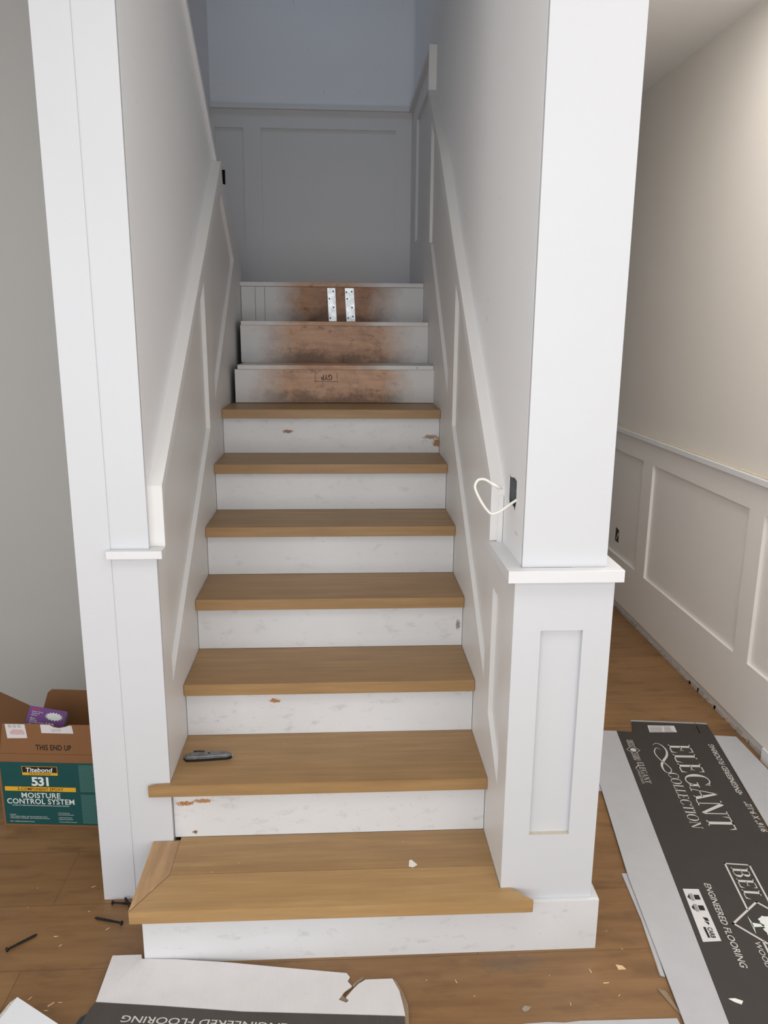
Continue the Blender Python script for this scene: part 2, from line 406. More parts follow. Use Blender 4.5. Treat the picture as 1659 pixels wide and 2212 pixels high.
def put_serif(mb, body, O, U, V, shear=0.0, mi=0):
    tot = sum(SERIF[c][0] for c in body); O, U, V = Vector(O), Vector(U), Vector(V); x = 0; ud = U.normalized()*V.length
    for c in body:
        w, ps = SERIF[c]
        for p in ps:
            mb.poly([O + U*((x+a)/tot) + V*b + ud*(b*shear) for a, b in p], mi)
        x += w
def ribbon(mb, pts, ws, z, mi=0):
    pts = spline([(x, y, 0) for x, y in pts], 6); n = len(pts)
    for i in range(n-1):
        quad = []
        for k, sgn in ((i, 1), (i, -1), (i+1, -1), (i+1, 1)):
            t = (pts[min(k+1, n-1)] - pts[max(k-1, 0)]).normalized(); f = k/(n-1)*(len(ws)-1); j = min(int(f), len(ws)-2)
            w = ws[j]+(ws[j+1]-ws[j])*(f-j); nn = Vector((-t.y, t.x, 0))
            quad.append(pts[k] + nn*w/2*sgn + Vector((0, 0, z)))
        mb.poly(quad, mi)
def txt(name, mat, par, *a, **k):
    mb = MB(); put_text(mb, *a, **k); return mb.build(name, mat, par)
def frame_line(mb, pts, w, z, closed=True, mi=0):
    n = len(pts); P = [Vector((x, y, 0)) for x, y in pts]
    for i in range(n if closed else n-1):
        a, b = P[i], P[(i+1) % n]; t = (b-a).normalized(); nn = Vector((-t.y, t.x, 0))*w/2; e = t*w/2
        mb.poly([p + Vector((0, 0, z)) for p in (a-e+nn, a-e-nn, b+e-nn, b+e+nn)], mi)

W, D, R1, R = 0.904, 0.2527, 0.189, 0.185
FZ = 1.845                                       # landing level

# ------------------------------------------------------------------ room shell
struct(MB().box(-2.7, 2.14, -2.42, 4.6, -0.05, 0).build('floor', M_FLOOR), 'brown oak plank floor', 'floor')
# front-room ceiling stops at the stair opening; stairwell has its own ceiling
c = MB().box(-2.7, 2.14, -2.42, 0.95, 2.88, 2.9)
c.box(-2.7, -0.36, 0.95, 4.6, 2.88, 2.9); c.box(1.04, 2.14, 0.95, 4.6, 2.88, 2.9)
c.box(-0.36, 1.04, 0.83, 3.22, 5.2, 5.3); c.box(-0.36, 1.04, 0.83, 0.95, 2.9, 5.2)
struct(c.build('ceiling', M_CEIL), 'pale ceiling with stair opening', 'ceiling')
b = MB().prism([(-2.7, 0), (2.14, 0), (2.14, 2.88), (-2.7, 2.88)], [[(-1.9, 0.3), (2.0, 0.3), (2.0, 2.6), (-1.9, 2.6)]], 'y', -2.42, -2.33)
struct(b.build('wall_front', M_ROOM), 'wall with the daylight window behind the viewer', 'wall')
b = MB().box(-1.9, 2.0, -2.40, -2.36, 0.3, 0.36).box(-1.9, 2.0, -2.40, -2.36, 2.54, 2.6)
for x in (-1.9, -0.62, 0.66, 1.94): b.box(x, x+0.06, -2.40, -2.36, 0.36, 2.54)
struct(b.build('window_1', M_TRIM), 'white framed window behind the viewer', 'window')
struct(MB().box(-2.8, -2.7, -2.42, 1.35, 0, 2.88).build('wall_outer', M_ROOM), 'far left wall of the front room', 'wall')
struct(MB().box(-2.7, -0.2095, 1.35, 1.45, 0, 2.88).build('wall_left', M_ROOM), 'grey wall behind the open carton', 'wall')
struct(MB().box(1.04, 2.14, 4.5, 4.6, 0, 2.88).build('wall_end', M_HALL), 'end wall of the side hall', 'wall')

# hall wall with wainscot (right side of the picture)
struct(MB().box(2.136, 2.25, -2.42, 4.6, 0, 2.88).build('wall_right', M_HALL), 'beige hall wall above white wainscot', 'wall')
pan = [(2.345, 3.35), (1.205, 2.21), (0.065, 1.09), (-1.08, -0.055), (-2.2, -1.2)]
holes = [[(y0, 0.32), (y1, 0.32), (y1, 0.937), (y0, 0.937)] for y0, y1 in pan]
holes[0] = holes[0]
outer = [(-2.3, 0.055), (4.45, 0.055), (4.45, 1.05), (-2.3, 1.05)]
hole_box = [(2.655, 0.39), (2.72, 0.39), (2.72, 0.47), (2.655, 0.47)]
fr = MB().prism(outer, holes, 'x', 2.120, 2.134).box(2.134, 2.1358, -2.3, 4.45, 0.056, 1.05)
tr1 = struct(fr.build('trim_1', M_HALLW), 'white recessed panel wainscot along the hall wall', 'wainscot')
struct(MB().box(2.098, 2.136, -2.3, 4.45, 1.05, 1.075, 0.002).build('trim_2', M_TRIM), 'white chair rail on the hall wainscot', 'chair rail')
mb = MB()
yy = -2.3; prev = 1.0755
while yy < 4.4:
    h = 0.0025+random.random()*0.003
    mb.box(2.112, 2.136, yy, yy+0.11, 1.075, 1.075+h); yy += 0.11
struct(mb.build('trim_3', M_RAW), 'unpainted caulk line above the hall chair rail', 'caulk')
mb = MB()                                                            # ragged drywall edge under the panels
yy = 0.9
while yy < 4.4:
    h = random.choice([0, 0, 0, .004, .008]) ; mb.box(2.131, 2.1358, yy, yy+0.02+random.random()*0.03, 0.0, 0.012+h); yy += 0.02+random.random()*0.05
struct(mb.build('trim_4', M_ROOM), 'ragged plaster edge along the hall floor', 'plaster edge')
struct(MB().box(2.114, 2.136, 0.70, 0.90, 0.0, 0.055).build('trim_5', M_TRIM), 'white block closing the gap under the wainscot', 'trim')

# outlet cut-out in the hall panel
ou = tag(empty('outlet_opening', (2.136, 2.69, 0.39)), 'small rough outlet hole in the hall wainscot beside the pillar', 'outlet hole')
MB().prism([(2.66, .39), (2.72, .393), (2.716, .475), (2.664, .468)], [], 'x', 2.1333, 2.1338).build('cavity', M_DARK, ou)
MB().tube(spline([(2.133, 2.668, .45), (2.129, 2.672, .43), (2.131, 2.69, .41), (2.134, 2.705, .40)]), .003).build('cable', M_CABLEG, ou, True)

# ------------------------------------------------------------------ stairwell walls
# right wall: drywall slab with the cut hole near the front, and the wainscot frame
cut = [(0.184, 1.205), (0.186, 1.262), (0.176, 1.272), (0.165, 1.266), (0.12, 1.272), (0.097, 1.268), (0.094, 1.215), (0.105, 1.196), (0.118, 1.183), (0.124, 1.197), (0.15, 1.200), (0.178, 1.197)]
rw = MB().prism([(0.016, 0), (3.1, 0), (3.1, 5.2), (0.95, 5.2), (0.95, 2.88), (0.016, 2.88)], [cut], 'x', 0.919, 0.9214)
rw.prism([(0.016, 0), (3.1, 0), (3.1, 5.2), (0.95, 5.2), (0.95, 2.88), (0.016, 2.88)], [[(0.08, 1.165), (0.20, 1.165), (0.20, 1.29), (0.08, 1.29)]], 'x', 0.9215, 1.04)
struct(rw.build('wall_stair_right', M_DRY), 'grey white stairwell wall on the right', 'wall')
rA = lambda y: 0.377 + 0.745*y                  # bottom line of the raked panels
outer = [(0.002, 0.0), (3.098, 1.50), (3.098, 2.82), (2.045, 2.82), (2.045, 2.645), (1.542, 2.285), (1.032, 1.845), (0.235, 1.20), (0.235, 1.052), (0.002, 1.052)]
hC = [(0.098, 0.43), (0.262, 0.56), (0.262, 0.938), (0.098, 0.938)]
hD = [(0.345, 0.632), (1.150, 1.275), (1.150, 1.79), (0.345, 1.165)]
hE = [(1.30, 1.375), (2.01, 2.005), (2.06, 2.015), (2.06, 2.53), (1.93, 2.45), (1.30, 1.905)]
hF = [(2.17, 2.09), (2.80, 2.09), (2.80, 2.715), (2.17, 2.715)]
hG = [(2.88, 2.09), (3.0, 2.09), (3.0, 2.715), (2.88, 2.715)]
fr = MB().prism(outer, [hC, hD, hE, hF], 'x', 0.904, 0.9175)
fr.prism([(0.002, 0.0), (3.098, 1.50), (3.098, 2.82), (2.045, 2.82), (2.045, 2.645), (1.542, 2.285), (1.032, 1.845), (0.262, 1.20), (0.262, 1.052), (0.002, 1.052)], [], 'x', 0.9176, 0.9188)
struct(fr.build('trim_6', M_WAIN), 'white raked wainscot frame on the right of the stairs', 'wainscot')
def rake(mb, pts, x0, x1, th):
    for (ya, za), (yb, zb) in zip(pts[:-1], pts[1:]):
        mb.prism([(ya, za), (yb, zb), (yb, zb-th), (ya, za-th)], [], 'x', x0, x1)
mb = MB()
mb.prism([(0.24, 1.226), (1.032, 1.862), (1.542, 2.302), (2.04, 2.66), (2.04, 2.842), (3.1, 2.842), (3.1, 2.818), (2.062, 2.818), (2.062, 2.645),
          (1.557, 2.276), (1.048, 1.838), (0.262, 1.205), (0.262, 1.079), (0.24, 1.079)], [], 'x', 0.885, 0.9192)
struct(mb.build('trim_7', M_WAIN), 'white raked chair rail cap on the right of the stairs', 'chair rail')
# back wall
bw = MB().box(-0.36, 1.04, 3.115, 3.22, 0, 5.2)
struct(bw.build('wall_back', M_DRY), 'dim blue grey wall at the top of the stairs', 'wall')
fr = MB().prism([(-0.235, 1.6), (0.904, 1.6), (0.904, 2.82), (-0.235, 2.82)],
                [[(-0.215, 2.10), (-0.06, 2.10), (-0.055, 2.723), (-0.215, 2.723)], [(0.044, 2.10), (0.813, 2.10), (0.813, 2.723), (0.044, 2.723)]], 'y', 3.1, 3.1105)
fr.box(-0.235, 0.904, 3.1107, 3.1148, 1.6, 2.82)
struct(fr.build('trim_8', M_WAIN), 'recessed panel wainscot on the landing back wall', 'wainscot')
struct(MB().box(-0.235, 0.885, 3.078, 3.115, 2.820, 2.843).build('trim_9', M_WAIN), 'chair rail across the landing back wall', 'chair rail')
# left of landing
struct(MB().box(-0.36, -0.235, 0.95, 3.115, 2.9, 5.2).box(-0.36, -0.235, 1.451, 3.115, 0, 2.9).build('wall_landing', M_DRY), 'narrow strip of wall left of the landing', 'wall')
# left stair wall
lw = MB().prism([(0.255, 0), (2.32, 0), (2.32, 1.92), (1.75, 2.20), (1.60, 2.268), (0.95, 2.715), (0.95, 2.88), (0.255, 2.88)], [], 'x', -0.209, -0.018)
struct(lw.build('wall_stair_left', M_DRY), 'grey white stairwell wall on the left with sloped top', 'wall')
outer = [(0.255, 0.0), (2.325, 1.25), (2.325, 1.955), (1.772, 2.212), (1.755, 2.285), (1.608, 2.25), (1.06, 1.82), (0.285, 1.225), (0.285, 1.04), (0.255, 1.04)]
hA = [(0.345, 0.632), (1.193, 1.259), (1.184, 1.790), (0.345, 1.16)]
hB = [(1.337, 1.352), (2.05, 1.925), (1.721, 2.165), (1.337, 1.895)]
struct(MB().prism(outer, [hA, hB], 'x', -0.0155, 0.0).prism(outer, [], 'x', -0.0178, -0.0157).build('trim_10', M_WAIN), 'white raked wainscot frame on the left of the stairs', 'wainscot')
mb = MB()
mb.prism([(0.262, 1.226), (1.081, 1.856), (1.608, 2.268), (1.66, 2.268), (1.62, 2.244), (1.097, 1.834), (0.284, 1.205), (0.284, 1.062), (0.262, 1.062)], [], 'x', -0.0182, 0.019)
struct(mb.build('trim_11', M_WAIN), 'white raked chair rail cap on the left of the stairs', 'chair rail')
mb = MB().prism([(1.62, 2.262), (0.952, 2.722), (0.952, 2.752), (1.63, 2.285)], [], 'x', -0.215, 0.001)
struct(mb.build('trim_12', M_TRIM), 'sloped cap on top of the left stair wall', 'cap')
ou = tag(empty('outlet_opening', (-0.19, 3.1, 2.42)), 'black outlet slot on the back wall at the left stair wall edge', 'outlet hole')
MB().prism([(-0.21, 2.43), (-0.166, 2.42), (-0.166, 2.50), (-0.21, 2.50)], [], 'y', 3.1100, 3.1103).build('cavity', plain('black_cavity', srgb(12, 12, 12), 0.9), ou)

# ------------------------------------------------------------------ pillars
p = tag(empty('pillar', (1.03, 0.04, 0)), 'square white pillar with a recessed panel and cap right of the stairs', 'pillar')
mb = MB().prism([(0.9042, 0.0), (1.149, 0.0), (1.149, 1.046), (0.9042, 1.046)], [[(0.973, 0.345), (1.078, 0.345), (1.078, 0.914), (0.973, 0.914)]], 'y', 0.0, 0.0135)
mb.box(1.041, 1.149, 0.0158, 0.085, 0, 1.046)
mb.build('lower_casing', M_POST, p)
MB().box(0.9195, 1.148, 0.0136, 0.0156, 0.33, 0.93).build('recessed_panel', M_POST, p)
MB().box(0.974, 1.077, 0.0004, 0.0134, 0.3451, 0.3459).build('panel_ledge', M_RAW, p)['label'] = 'bare beige bottom ledge of the recessed panel'
MB().box(0.881, 1.161, -0.03, 0.0, 1.046, 1.076, 0.0012).box(0.881, 0.9188, 0.0, 0.2395, 1.0525, 1.076).box(1.0405, 1.161, 0.0, 0.115, 1.046, 1.076).build('cap', M_TRIM, p)
MB().box(0.9195, 1.125, 0.0, 0.0155, 1.0765, 2.879).box(1.0405, 1.125, 0.0158, 0.07, 1.0765, 2.879).build('upper_shaft', M_POST, p)

p = tag(empty('pillar', (-0.11, 0.24, 0)), 'plain white wall end pillar with a short ledge left of the stairs', 'pillar')
MB().box(-0.209, -0.118, 0.236, 0.254, 0.0, 2.879).build('left_casing', M_POST, p)
MB().box(-0.118, -0.0002, 0.2385, 0.2545, 0.0, 1.04).build('lower_casing', M_POST, p)
MB().box(-0.118, -0.0185, 0.2388, 0.2545, 1.062, 2.879).build('upper_casing', M_POST, p)
MB().box(-0.125, 0.019, 0.216, 0.2545, 1.04, 1.0615, 0.0012).box(-0.0175, 0.019, 0.2547, 0.2615, 1.04, 1.0615).build('cap', M_TRIM, p)

struct(MB().box(1.1495, 1.168, -0.0, 0.09, 0, 0.153).build('baseboard_right', M_POST), 'short white baseboard wrapping the right pillar', 'baseboard')
struct(MB().box(1.168, 1.1705, -0.008, 0.088, 0, 0.150).build('trim_13', M_RAW), 'raw edge of the baseboard at the right pillar', 'trim')

# ------------------------------------------------------------------ staircase
st = tag(empty('staircase', (0.45, 0, 0)), 'straight staircase with seven oak treads, white risers and three bare plywood steps on top', 'staircase')
CH = (172, 118, 66)
spots = {1: [], 2: [(0.035, 0.298, 0.026, 0.008, CH), (0.06, 0.205, 0.008, 0.006, (120, 84, 54)), (0.085, 0.305, 0.03, 0.007, (176, 130, 90))],
         3: [(0.275, 0.488, 0.018, 0.008, CH), (0.885, 0.515, 0.016, 0.007, (130, 90, 60))],
         4: [(0.888, 0.635, 0.008, 0.02, (150, 140, 130))], 5: [], 6: [],
         7: [(0.265, 1.205, 0.026, 0.008, (140, 92, 60)), (0.895, 1.158, 0.022, 0.018, (160, 112, 66)), (0.87, 1.182, 0.035, 0.010, (150, 128, 104))]}
TK = 0.0365
for k in range(1, 8):
    y = (k-1)*D; top = R1+(k-1)*R; z0 = 0.0 if k == 1 else R1+(k-2)*R+0.0005
    m = riser_paint('scuffed_riser_paint_%s' % 'abcdefg'[k-1], spots[k], seed=k*1.37, scuff=1.0 if k in (1, 2, 3) else 0.8)
    x0, x1 = (0.0015, W-0.0015)
    if k == 1: MB().box(-0.034, 1.1685, -0.0125, -0.0005, 0, 0.1522, 0.0006).box(-0.030, 0.90, 0.0, 0.23, 0, 0.15).build('riser', m, st)
    else: MB().box(x0 if k > 2 else 0.002, x1, y, y+0.012, z0, top-TK-0.0003).build('riser', m, st)
for k in range(1, 8):
    y = (k-1)*D; top = R1+(k-1)*R; yb = k*D-0.0005; yf = y-0.029
    if k == 1:
        t = MB().box(0.0195, W-0.001, 0.0905, 0.2515, top-TK, top).box(-0.0005, 0.0195, 0.2385, 0.2386, top-TK, top).build('tread', M_OAK, st)
        nb = MB().prism([(-0.056, -0.048), (0.978, -0.052), (0.9805, -0.050), (0.9805, -0.048), (0.965, -0.035), (0.946, -0.012), (0.93, -0.0005), (0.903, -0.0005), (0.903, 0.09), (0.0195, 0.09)], [], 'z', top-TK, top)
        bmesh.ops.recalc_face_normals(nb.bm, faces=nb.bm.faces)
        es = [e for e in nb.bm.edges if abs(e.verts[0].co.z-e.verts[1].co.z) < 1e-6]
        bmesh.ops.bevel(nb.bm, geom=es, offset=0.0012, segments=2, affect='EDGES')
        nb.build('front_board', M_OAKN, t)
        rb = MB().prism([(-0.057, -0.047), (0.0187, 0.0905), (0.0187, 0.2350), (-0.057, 0.2350)], [], 'z', top-TK, top)
        rb.build('return_board', M_OAKY, t)
    elif k == 2:
        nb = MB().prism([(-0.059, yf), (W-0.001, yf), (W-0.001, yb), (0.001, yb), (0.001, 0.240), (-0.038, 0.2345), (-0.059, 0.213+0.012)], [], 'z', top-TK, top)
        bmesh.ops.recalc_face_normals(nb.bm, faces=nb.bm.faces)
        es = [e for e in nb.bm.edges if abs(e.verts[0].co.z-e.verts[1].co.z) < 1e-6 and max(v.co.y for v in e.verts) < 0.23]
        bmesh.ops.bevel(nb.bm, geom=es, offset=0.0014, segments=2, affect='EDGES')
        nb.build('tread', wood('oiled_oak_board_b', OAK1, OAK2, 'x', 0.45, 11.3), st)
    else:
        mb = MB().box(0.001, W-0.001, yf, yb, top-TK, top, 0.0014)
        mb.build('tread', wood('oiled_oak_board_%s' % 'cdefg'[k-3], OAK1, OAK2, 'x', 0.45, k*4.7), st)
# three bare steps
M_P8 = ply_mat('stained_plywood_a', 2.0, zb=1.301); M_P9 = ply_mat('stained_plywood_b', 7.3, 0.0, zb=1.4655); M_P10 = ply_mat('stained_plywood_c', 13.1, 0.6, 0.25, 0.70, zb=1.6545)
M_PE = ply_mat('plywood_edge', 5.5, 0.0, 0.25, 0.6)
r8 = MB().box(0.023, 0.909, 7*D, 7*D+0.018, 1.301, 1.446).build('bare_riser', M_P8, st)
MB().box(0.036, W-0.002, 7*D-0.004, 8*D-0.0005, 1.447, 1.465).build('bare_tread', M_PE, st)
MB().box(0.023, 0.903, 8*D, 8*D+0.018, 1.4655, 1.636).build('bare_riser', M_P9, st)
MB().box(0.027, W-0.002, 8*D-0.006, 9*D-0.0005, 1.6365, 1.654).build('bare_tread', M_PE, st)
r10 = MB().box(0.002, 0.903, 9*D, 9*D+0.018, 1.6545, 1.821).build('bare_riser', M_P10, st)
mb = MB()
for x in (0.071, 0.117): mb.box(x-0.0008, x+0.0008, 9*D-0.0004, 9*D-0.0001, 1.656, 1.820)
mb.build('joint_line', M_INKK, r10)
def strap(x0, x1, dx):
    s = MB().prism([(x0+dx, 1.657), (x1+dx, 1.657), (x1, 1.817), (x0, 1.817)], [], 'y', 9*D-0.003, 9*D-0.0006).build('metal_strap', M_STEEL, r10)
    s['label'] = 'shiny galvanised strap nailed over the top riser'
    for i, (fx, fz) in enumerate([(0.75, .9), (0.2, .68), (0.7, .42), (0.2, .1), (0.75, .15), (0.15, .88)]):
        xx = x0+(x1-x0)*fx+dx*(1-fz)
        if i < 4 or x0 > .48: s_ = MB().tube([(xx, 9*D-0.0045, 1.657+.16*fz), (xx, 9*D-0.003, 1.657+.16*fz)], 0.0042, 8).build('nail_head', M_NAIL, s)
strap(0.425, 0.464, 0.007); strap(0.512, 0.556, 0.008)
MB().box(-0.017, W-0.002, 9*D-0.006, 3.0985, 1.8225, 1.842).build('landing_board', M_PE, st)
# stencilled mark, upside down as on the sheet
mb = MB()
put_text(mb, 'GYP', (0.452, 7*D-0.0006, 1.424), (-0.050, 0, 0), (0, 0, -0.024), 0.02)
for (a, b_, c_, d_) in [(0.375, 0.377, 1.395, 1.44), (0.472, 0.474, 1.404, 1.432), (0.37, 0.478, 1.3935, 1.3955)]:
    mb.poly([(a, 7*D-0.0006, c_), (b_, 7*D-0.0006, c_), (b_, 7*D-0.0006, d_), (a, 7*D-0.0006, d_)])
mb.build('stencil_mark', plain('faded_stencil', srgb(92, 70, 60), 0.8), r8)

# ------------------------------------------------------------------ electrical opening and cable
eb = tag(empty('electrical_box', (0.93, 0.14, 1.19)), 'grey wall box cut into the drywall beside the right pillar', 'electrical box')
mb = MB().box(0.992, 0.996, 0.085, 0.195, 1.172, 1.285).box(0.9205, 0.992, 0.190, 0.195, 1.172, 1.285).box(0.9205, 0.992, 0.085, 0.090, 1.172, 1.285)
mb.box(0.9205, 0.992, 0.09, 0.19, 1.172, 1.176).box(0.9205, 0.992, 0.09, 0.19, 1.281, 1.285)
mb.build('box_shell', M_GREYBOX, eb)
MB().tube(spline([(0.97, .165, 1.20), (0.945, .165, 1.235), (0.955, .165, 1.275)]), .004).build('ground_wire', M_CABLEG, eb, True)
MB().tube(spline([(0.95, .100, 1.275), (0.935, .12, 1.258), (0.93, .128, 1.235), (0.938, .118, 1.212), (0.95, .105, 1.20)]), .0042).build('coiled_wire', M_CABLEG, eb, True)
cb = tag(empty('electrical_cable', (0.92, 0.1, 1.2)), 'white electrical cable looping out of the wall box beside the pillar', 'cable')
pts = [(0.96, .105, 1.245), (0.935, .10, 1.228), (0.918, .095, 1.220), (0.897, .09, 1.207), (0.879, .09, 1.194), (0.862, .09, 1.188), (0.851, .09, 1.192), (0.832, .09, 1.217), (0.817, .09, 1.246), (0.8145, .09, 1.260), (0.822, .09, 1.273), (0.837, .09, 1.2745), (0.853, .09, 1.266), (0.874, .09, 1.2535)]
MB().tube(spline(pts, 6), 0.0034, 10).build('jacket', M_CABLE, cb, True)
MB().tube([(0.853, .09, 1.266), (0.876, .09, 1.2525)], 0.0045, 10).build('sleeve', M_CABLE, cb, True)
MB().tube([(0.876, .09, 1.2525), (0.882, .09, 1.251)], 0.0018, 8).build('bare_tip', M_STEEL, cb, True)

# ------------------------------------------------------------------ cardboard carton on the left
BX = tag(empty('cardboard_box', (-0.644, 0.61, 0), -0.0822, True), 'open brown carton with a green adhesive label on the left floor', 'box')
BW, BD_, BH = 0.405, 0.30, 0.266
T_ = 0.004
MB().box(0, BW, 0, T_, 0, BH).build('front_panel', M_KRAFT, BX)
MB().box(0, BW, BD_-T_, BD_, 0, BH).build('back_panel', M_KRAFT, BX)
MB().box(0, T_, T_, BD_-T_, 0, BH).build('side_panel', M_KRAFT, BX)
MB().box(BW-T_, BW, T_, BD_-T_, 0, BH).build('side_panel', M_KRAFT, BX)
MB().box(T_, BW-T_, T_, BD_-T_, 0, T_).build('bottom', M_KRAFT, BX)
# flaps: front one stands up; its rim is torn by the sticker
fl = MB().prism([(0.012, BH+0.001), (BW, BH+0.001), (BW-0.01, .374), (0.25, .372), (0.235, .366), (0.215, .362), (0.198, .365), (0.185, .373), (0.03, .3735)], [], 'y', 0.0, T_)
front_flap = fl.build('flap', M_KRAFT, BX)
MB().prism([(0.02, BH), (BW, BH), (BW-0.01, .345), (0.06, .350), (0.045, .338)], [], 'y', BD_-T_, BD_).build('flap', M_KRAFT, BX)
b = MB(); b.poly([(0.0, 0.0, BH), (0.0, BD_, BH), (-0.16, BD_+0.0, .345), (-0.16, 0.02, .405)]); b.poly([(0.004, 0.0, BH+.003), (-0.158, 0.02, .408), (-0.158, BD_, .348), (0.004, BD_, BH+.003)])
b.poly([(0.0, 0, BH), (-0.16, .02, .405), (-0.158, .02, .408), (0.004, 0, BH+.003)])
b.build('flap', M_KRAFT, BX)
MB().prism([(.008, BH), (BD_-.008, BH), (BD_-.02, .34), (.02, .34)], [], 'x', BW-T_, BW).build('flap', M_KRAFT, BX)
mb = MB(); put_text(mb, 'THIS END UP', (0.133, -0.0006, .2815), (.117, 0, 0), (0, 0, .0195), 0.018, 1.05)
mb.build('lettering', M_INKK, front_flap)
# hazard stickers on the front flap
s1 = MB().prism([(.043, .322), (.109, .324), (.104, .3725), (.039, .3725)], [], 'y', -0.0012, -0.0002).build('sticker', M_STICK, front_flap)
mb = MB()
for i in range(3):
    cx = .055+.0155*i
    for a in range(12):
        a0, a1 = math.radians(30*a), math.radians(30*a+30)
        mb.poly([(cx+.0058*math.cos(a0), -.0018, .3655+.0052*math.sin(a0)), (cx+.0058*math.cos(a1), -.0018, .3655+.0052*math.sin(a1)), (cx+.0045*math.cos(a1), -.0018, .3655+.004*math.sin(a1)), (cx+.0045*math.cos(a0), -.0018, .3655+.004*math.sin(a0))])
    mb.poly([(cx-.004, -.0018, .368), (cx-.003, -.0018, .369), (cx+.004, -.0018, .363), (cx+.003, -.0018, .362)])
mb.build('hazard_symbols', M_INKG, s1)
mb = MB()
for i, (a, w) in enumerate([(.062, .034), (.056, .044), (.054, .048), (.055, .046)]):
    mb.poly([(a, -.0018, .3535-.0045*i), (a+w, -.0018, .3535-.0045*i), (a+w, -.0018, .3508-.0045*i), (a, -.0018, .3508-.0045*i)])
mb.build('small_print', M_INKP, s1)
s2 = MB().prism([(.157, .343), (.262, .343), (.258, .3705), (.25, .3715), (.235, .3655), (.215, .3615), (.198, .3645), (.185, .3725), (.1555, .3728)], [], 'y', -0.0012, -0.0002).build('sticker', M_STICK, front_flap)
mb = MB(); put_text(mb, 'LOT NUMBER', (.192, -.0018, .3545), (.031, 0, 0), (0, 0, .0035)); put_text(mb, 'PART B 1 OF', (.192, -.0018, .3495), (.029, 0, 0), (0, 0, .0033))
mb.build('small_print', M_INKG, s2)
# the big label
lb = MB().box(.008, .36, -0.0012, -0.0002, .007, .236).build('label', M_TEAL, BX)
lb['label'] = 'teal printed product label'
y = -.0018; y2 = -.0022
MB().poly([(.080, y, .190), (.1975, y, .190), (.1975, y, .2225), (.080, y, .2225)]).build('logo_border', M_YEL, lb)
MB().poly([(.0815, y-.0002, .2), (.196, y-.0002, .2), (.196, y-.0002, .2212), (.0815, y-.0002, .2212)]).build('logo_field', M_INKK, lb)
T = lambda nm, *q_, **k: txt(nm, M_INKW, lb, *q_, **k)
T('brand_lettering', 'Titebond', (.091, y2-.0003, .2022), (.088, 0, 0), (0, 0, .0155), .02, 1.0, .18)
T('number_lettering', '531', (.108, y2, .1525), (.057, 0, 0), (0, 0, .0315), .035, .9)
T('title_lettering', 'MOISTURE', (.070, y2, .1065), (.130, 0, 0), (0, 0, .0188), .014, 1.04)
T('title_lettering', 'CONTROL SYSTEM', (.0195, y2, .084), (.2255, 0, 0), (0, 0, .0192), .014, 1.04)
T('small_lettering', 'FOR USE WITH TITEBOND URETHANE WOOD FLOORING ADHESIVES ON CONCRETE SUBFLOORS', (.036, y2, .0762), (.19, 0, 0), (0, 0, .0036), .01)
mb = MB()
for i, s in enumerate(['CONTENTS:', '\u2022 PART A EPOXY RESIN - NET 0.6 GALLONS (2.27 Liters)', '\u2022 PART B EPOXY HARDENER - NET 0.5 GALLONS (1.89 Liters)']):
    put_text(mb, s, (.023, y2, .0405-.0062*i), ([.022, .126, .134][i], 0, 0), (0, 0, .0036))
put_text(mb, 'NET 1.1 MIXED GALLONS (4.16 Liters)', (.023, y2, .0155), (.082, 0, 0), (0, 0, .0038))
mb.build('small_lettering', M_INKW, lb)
mb = MB()
for i, (s, w) in enumerate([('\u2022 Warranted with', .038), ('Recommended Adhesives', .052), ('\u2022 Significantly Reduces', .046), ('Moisture Transmission', .048), ('\u2022 Mold and Mildew Resistant*', .062)]):
    put_text(mb, s, (.187, y2, [.050, .0435, .033, .0265, .0165][i]), (w, 0, 0), (0, 0, .0036))
mb.build('small_lettering', M_INKW, lb)
bd = MB().poly([(.0165, y, .131), (.2535, y, .131), (.2535, y, .147), (.0165, y, .147)]).build('band', M_YEL, lb)
txt('band_lettering', M_DRED, bd, '2-COMPONENT EPOXY', (.059, y2, .1338), (.153, 0, 0), (0, 0, .0108), .01, 1.05)
txt('slogan_lettering', M_DRED, lb, "THE PRO'S ADVANTAGE", (.102, y2, .1928), (.072, 0, 0), (0, 0, .0045), .02)
mb = MB(); random.seed(4)
zz = .230
while zz > .014:
    if abs(zz-.128) > .004:
        w = random.choice([.085, .083, .084, .07, .045, .086]); mb.poly([(.268, y, zz), (.268+w, y, zz), (.268+w, y, zz-.0017), (.268, y, zz-.0017)])
    zz -= .0031
mb.build('fine_print', M_TEALL, lb)
# box of gloves inside
PX = tag(empty('glove_box', (-0.566, 0.72, 0.379)), 'purple disposable glove box sticking out of the brown carton', 'box')
P0 = Vector((-0.566, 0.72, 0.379)); e1 = Vector((.121, 0, -.025)).normalized(); dn = Vector((-.20, -.50, -.80)); dn = (dn-e1*dn.dot(e1)).normalized(); nn = e1.cross(dn).normalized()
if nn.y > 0: nn = -nn
Wd, Ht, Th = .124, .135, .032
def gp(u, v, d=0.0): return P0 + e1*u + dn*v + nn*d
def gbox(u0, u1, v0, v1, d0, d1, name, mat, par):
    mb = MB(); vs = [mb.bm.verts.new(gp(u, v, d)) for u in (u0, u1) for v in (v0, v1) for d in (d0, d1)]
    for f in [(0, 1, 3, 2), (4, 6, 7, 5), (0, 4, 5, 1), (2, 3, 7, 6), (0, 2, 6, 4), (1, 5, 7, 3)]: mb.bm.faces.new([vs[i] for i in f])
    return mb.build(name, mat, par)
gbox(0, Wd, 0, Ht, -Th, -.0006, 'carton_body', M_PURP, PX)
gbox(Wd+.0003, Wd+.001, 0.002, Ht, -Th+.003, -.003, 'side_print', M_PURPS, PX)
mb = MB(); 
